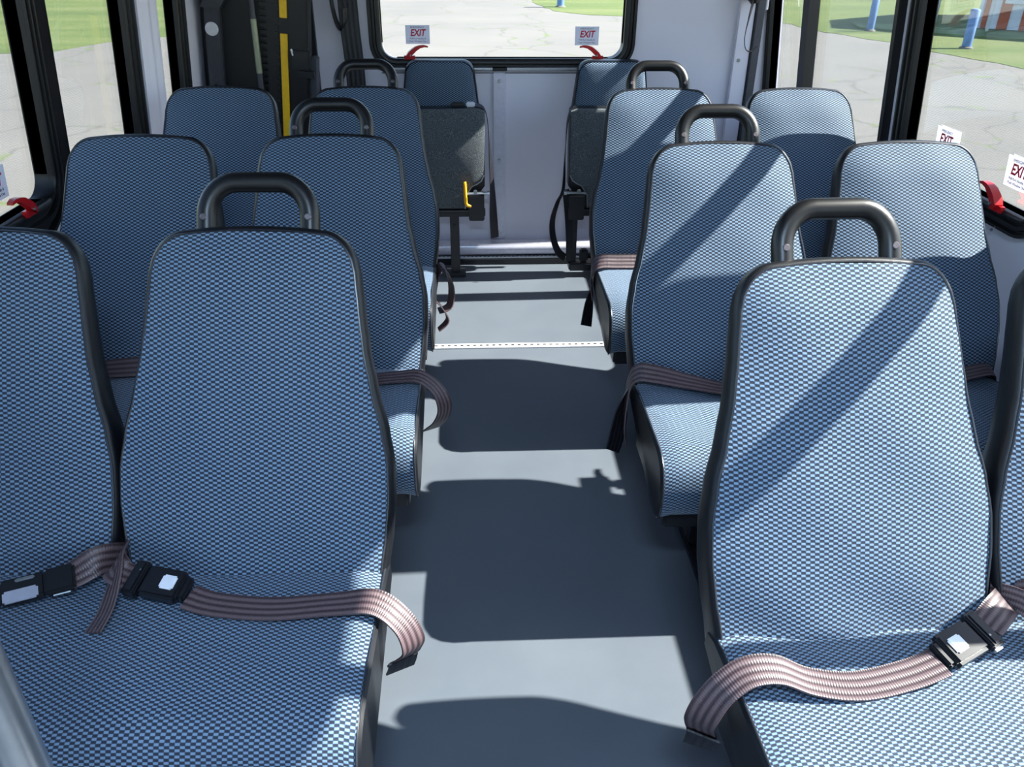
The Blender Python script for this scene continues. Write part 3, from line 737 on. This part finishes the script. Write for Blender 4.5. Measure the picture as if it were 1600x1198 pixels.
mb = MB(); mb.box((LX(-1.075), .08, .0), (LX(-1.035), .16, 1.85), .004); mb.build('side_post', M['frame'], lift)
# slanted handrail with pale grip
A = Vector((LX(-.855), -.01, 1.26)); B = Vector((LX(-.806), -.01, .60))
mb = MB(); mb.tube([A, B], .0115, 12); hr = mb.build('handrail', M['greyplastic'], lift)
p0 = A.lerp(B, .20); p1 = A.lerp(B, .50); mb = MB(); mb.tube([p0, p1], .0122, 12); mb.build('grip', M['olive'], hr)
# folded platform with serrated edges
mb = MB(); mb.box((LX(-.80), .0, .06), (LX(-.64), .09, 1.70), .004)
for k in range(46):
    z = .50+k*.025; mb.box((LX(-.825), .004, z), (LX(-.80), .02, z+.014))
    mb.box((LX(-.765), -.006, z), (LX(-.752), .004, z+.014))
mb.build('platform', M['rubber'], lift)
for z0, z1 in ((.5, 1.085), (1.142, 1.7)):
    mb = MB(); mb.box((LX(-.745), -.010, z0), (LX(-.718), .002, z1), .001); mb.build('edge_strip', M['yellow'], lift)
mb = MB(); mb.box((LX(-.70), -.03, .96), (LX(-.63), .01, 1.03), .004); mb.box((LX(-.68), -.02, .93), (LX(-.615), .02, .955), .003); lb = mb.build('latch', M['frame'], lift)
mb = MB(); mb.tube([(LX(-.700), -.035, 1.035), (LX(-.693), -.035, 1.012)], .0038, 8); mb.build('latch_pin', M['steel'], lift)
mb = MB(); mb.box((LX(-.64), .03, 0), (LX(-.615), .12, 1.0), .004); mb.build('side_plate', M['greyplastic'], lift)

# shoulder belts hung on the rear wall
root = empty('shoulder_belt', (-.53, YR-.03, 1.45), label='black shoulder belt hanging on the rear wall left of the rear window', cat='seat belt')
belt(root, [(.02, 0, .2, 1, 0, 0), (.015, -.005, 0, 1, 0, 0), (.01, -.01, -.2, 1, 0, 0), (.012, -.015, -.38, 1, .1, 0), (.02, -.02, -.55, 1, 0, 0), (.02, -.02, -.8, 1, 0, 0)], .082, 'blackbelt', 'webbing')
belt(root, [(-.045, -.02, .05, .5, 1, 0), (-.052, -.022, -.1, .5, 1, 0), (-.056, -.025, -.25, .5, 1, 0), (-.045, -.025, -.35, .6, 1, 0), (-.025, -.025, -.39, .8, .6, .6), (-.008, -.028, -.37, .6, .6, .8), (.0, -.03, -.31, .8, .6, .3)], .024, 'blackbelt', 'webbing_loop')
root = empty('belt_retractor', (1.21, YR-.06, 1.2), label='black belt retractor with a looped strap in the right rear corner', cat='seat belt')
mb = MB(); mb.tube([(0, 0, .10), (0, 0, .02), (.0, 0, -.015), (.005, 0, -.035)], [.036, .038, .034, .018], 16); mb.build('retractor_cover', M['plastic'], root)
belt(root, [(-.008, -.02, -.02, .8, 1, 0), (-.02, -.022, -.10, .5, 1, 0), (-.026, -.022, -.17, .3, 1, 0), (-.015, -.022, -.215, .3, 1, 0), (.01, -.022, -.225, .2, 1, 0), (.035, -.02, -.205, .3, 1, 0)], .026, 'blackbelt', 'webbing_loop')
mb = MB(); mb.box((.046, -.03, -.06), (.056, -.02, -.015), .002); mb.build('clip', M['white'], root)

# added fill lamp, out of view on the ceiling, brightening the front row
root = empty('added_fill_lamp', (.02, -.12, ZC), label='added oval fill lamp on the ceiling, out of view, above the front of the aisle', cat='lamp')
mb = MB(); mb.loft([[Vector((math.cos(a)*rx, math.sin(a)*ry, z)) for a in [2*PI*k/32 for k in range(32)]] for rx, ry, z in ((.24, .11, 0), (.24, .11, -.014), (.225, .095, -.020), (.215, .085, -.016))]); mb.build('bezel', M['white'], root)
lm = NT('added_fill_lens'); lm.set(Base_Color=(.9, .93, 1, 1), Roughness=.4); lm.b.inputs['Emission Color'].default_value = (.55, .75, 1, 1); lm.b.inputs['Emission Strength'].default_value = 150 * FILL/1.0
mb = MB(); mb.loft([[Vector((math.cos(a)*rx, math.sin(a)*ry, z)) for a in [2*PI*k/32 for k in range(32)]] for rx, ry, z in ((.216, .086, -.014), (.19, .07, -.026), (.12, .045, -.034), (.03, .01, -.036))], True, False, True); mb.build('lens', lm.m, root)

# near-left stanchion
root = empty('stanchion_pole', (-.393, .455, 0), label='satin steel pole at the lower left corner, in front of the nearest left bench', cat='pole')
mb = MB(); mb.tube([(0, 0, 0), (0, 0, ZC)], .0205, 28); mb.build('tube', M['steel'], root)
mb = MB(); mb.tube([(0, 0, 0), (0, 0, .008), (0, 0, .012)], [.045, .045, .03], 28); mb.build('floor_flange', M['steel'], root)
mb = MB(); mb.tube([(0, 0, ZC-.012), (0, 0, ZC-.008), (0, 0, ZC)], [.03, .045, .045], 28); mb.build('ceiling_flange', M['steel'], root)

# ------------------------------------------------------------------ outside
G = -.85
mb = MB(); mb.add([(-90, -60, G), (90, -60, G), (90, 140, G), (-90, 140, G)], [(0, 1, 2, 3)], smooth=False); tag(mb.build('ground', M['pavement']), kind='structure')
def ragged(pts, step=.6, amp=.13):
    out = []; rnd = random.Random(7)
    for (a, b), (c, d) in zip(pts, pts[1:]+pts[:1]):
        L = math.hypot(c-a, d-b); k = max(1, int(L/step)) if L < 25 else 1
        for i in range(k):
            j = amp if i else 0
            out.append((a+(c-a)*i/k + rnd.uniform(-j, j), b+(d-b)*i/k + rnd.uniform(-j, j)))
    return out
def grass(name, pts, label, z=.008):
    pts = ragged(pts); mb = MB(); mb.loft([[Vector((x, y, G+.001)) for x, y in pts], [Vector((x, y, G+z)) for x, y in pts]], True, False, True, smooth=False)
    return tag(mb.build(name, M['grass']), label, 'grass', kind='stuff')
grass('grass_verge', [(2.0, 139), (2.1, 60), (2.4, 34.4), (2.775, 29.7), (3.3, 28.8), (3.8, 28.2), (4.8, 27.8), (7, 27.6), (9.238, 26.5), (9.5, 23.2), (10.27, 20.9), (10.36, 19.15), (10.9, 16.4), (12.5, 12), (16, 4), (24, -10), (89, -30), (89, 139)], 'sunlit grass beyond the pavement on the right side')
grass('grass_verge', [(-89, -20), (-30, 2), (-16, 11), (-11.5, 17.2), (-9.9, 18.5), (-8.93, 18.75), (-8.7, 19.8), (-8.38, 20.75), (-7.9, 21.4), (-7.4, 21.8), (-6.4, 24), (-5.5, 30), (-5.2, 139), (-89, 139)], 'sunlit grass beyond the pavement on the left side')
# shadow band across the grass by the shed, put in as a coloured strip
mb = MB(); mb.loft([[Vector((x, y, z)) for x, y in ((10.9, 24.0), (13.0, 21.9), (19.6, 15.8), (20.7, 17.2), (13.9, 23.6), (11.3, 25.6))] for z in (G+.0095, G+.05)], True, False, True, smooth=False)
tag(mb.build('shadow_band', M['shade_tone']), 'coloured strip standing in for a shadow band on the grass before the striped shed', 'grass', kind='stuff')
def bollard(x, y, h, r, label):
    root = empty('bollard', (x, y, G+.0095), label=label, cat='bollard', group='blue bollards at the edge of the grass')
    mb = MB(); mb.tube([(0, 0, 0), (0, 0, h-.03), (0, 0, h-.008), (0, 0, h)], [r, r, r*.85, r*.5], 20); mb.build('post', M['blue'], root)
    mb = MB(); mb.tube([(0, 0, 0), (0, 0, .03), (0, 0, .05)], [r*1.5, r*1.4, r*1.02], 20); mb.build('footing', M['pavement'], root)
bollard(10.9, 23.4, .80, .095, 'blue bollard seen through the far right side window')
bollard(11.50, 19.6, .84, .105, 'blue bollard seen through the near right side window, left of the striped shed')
bollard(3.175, 31.3, 1.1, .125, 'blue bollard seen through the rear window')
for x, y, r, lab, h, zz in ((14.02, 25.9, .03, 'thin grey pole on the grass between the blue bollard and the striped shed', 4, G+.0095), (14.0, 23.1, .04, 'pale metal pole standing in front of the striped shed', 4, G+.051)):
    mb = MB(); mb.tube([(0, 0, 0), (0, 0, h-.05), (0, 0, h)], [r, r, r*.6], 10); o = mb.build('metal_pole', M['bottle']); o.location = (x, y, zz); tag(o, lab, 'pole')
shed = empty('striped_shed', (14.45, 24.4, G+.0095), rz=-.75, label='white and rust brown striped shed beyond the grass on the right', cat='building')
mb = MB(); mb.box((0, 0, 0), (9, 6, 3.4)); mb.build('wall', M['bwhite'], shed)
x = .10
for w_, gap in ((.13, .28), (.27, .30), (.42, .32), (.30, .30), (.42, .32), (.30, .30), (.42, .32), (.30, .30), (.42, .32), (.30, .30), (.42, .32)):
    mb = MB(); mb.box((x, -.03, .0), (x+w_, 0, 3.3), .004); mb.build('siding_panel', M['bbrown'], shed)
    x += w_ + gap
mb = MB(); mb.box((.58, -.08, .66), (1.85, -.031, 1.9), .01); f = mb.build('window', M['bwhite'], shed)
mb = MB(); mb.box((.68, -.09, .78), (1.16, -.081, 1.8)); mb.box((1.26, -.09, .78), (1.75, -.081, 1.8)); mb.build('pane', M['greyplastic'], f)
mb = MB(); mb.loft([[Vector((-.3, y, z)) for y, z in ((-.4, 3.35), (3, 4.6), (6.4, 3.35), (6.4, 3.45), (3, 4.7), (-.4, 3.45))], [Vector((9.3, y, z)) for y, z in ((-.4, 3.35), (3, 4.6), (6.4, 3.35), (6.4, 3.45), (3, 4.7), (-.4, 3.45))]], True, True, True, smooth=False); mb.build('roof', M['greyplastic'], shed)
mb = MB(); mb.box((-.03, -.04, 0), (.06, .0, 3.35)); mb.build('corner_board', M['bwhite'], shed)
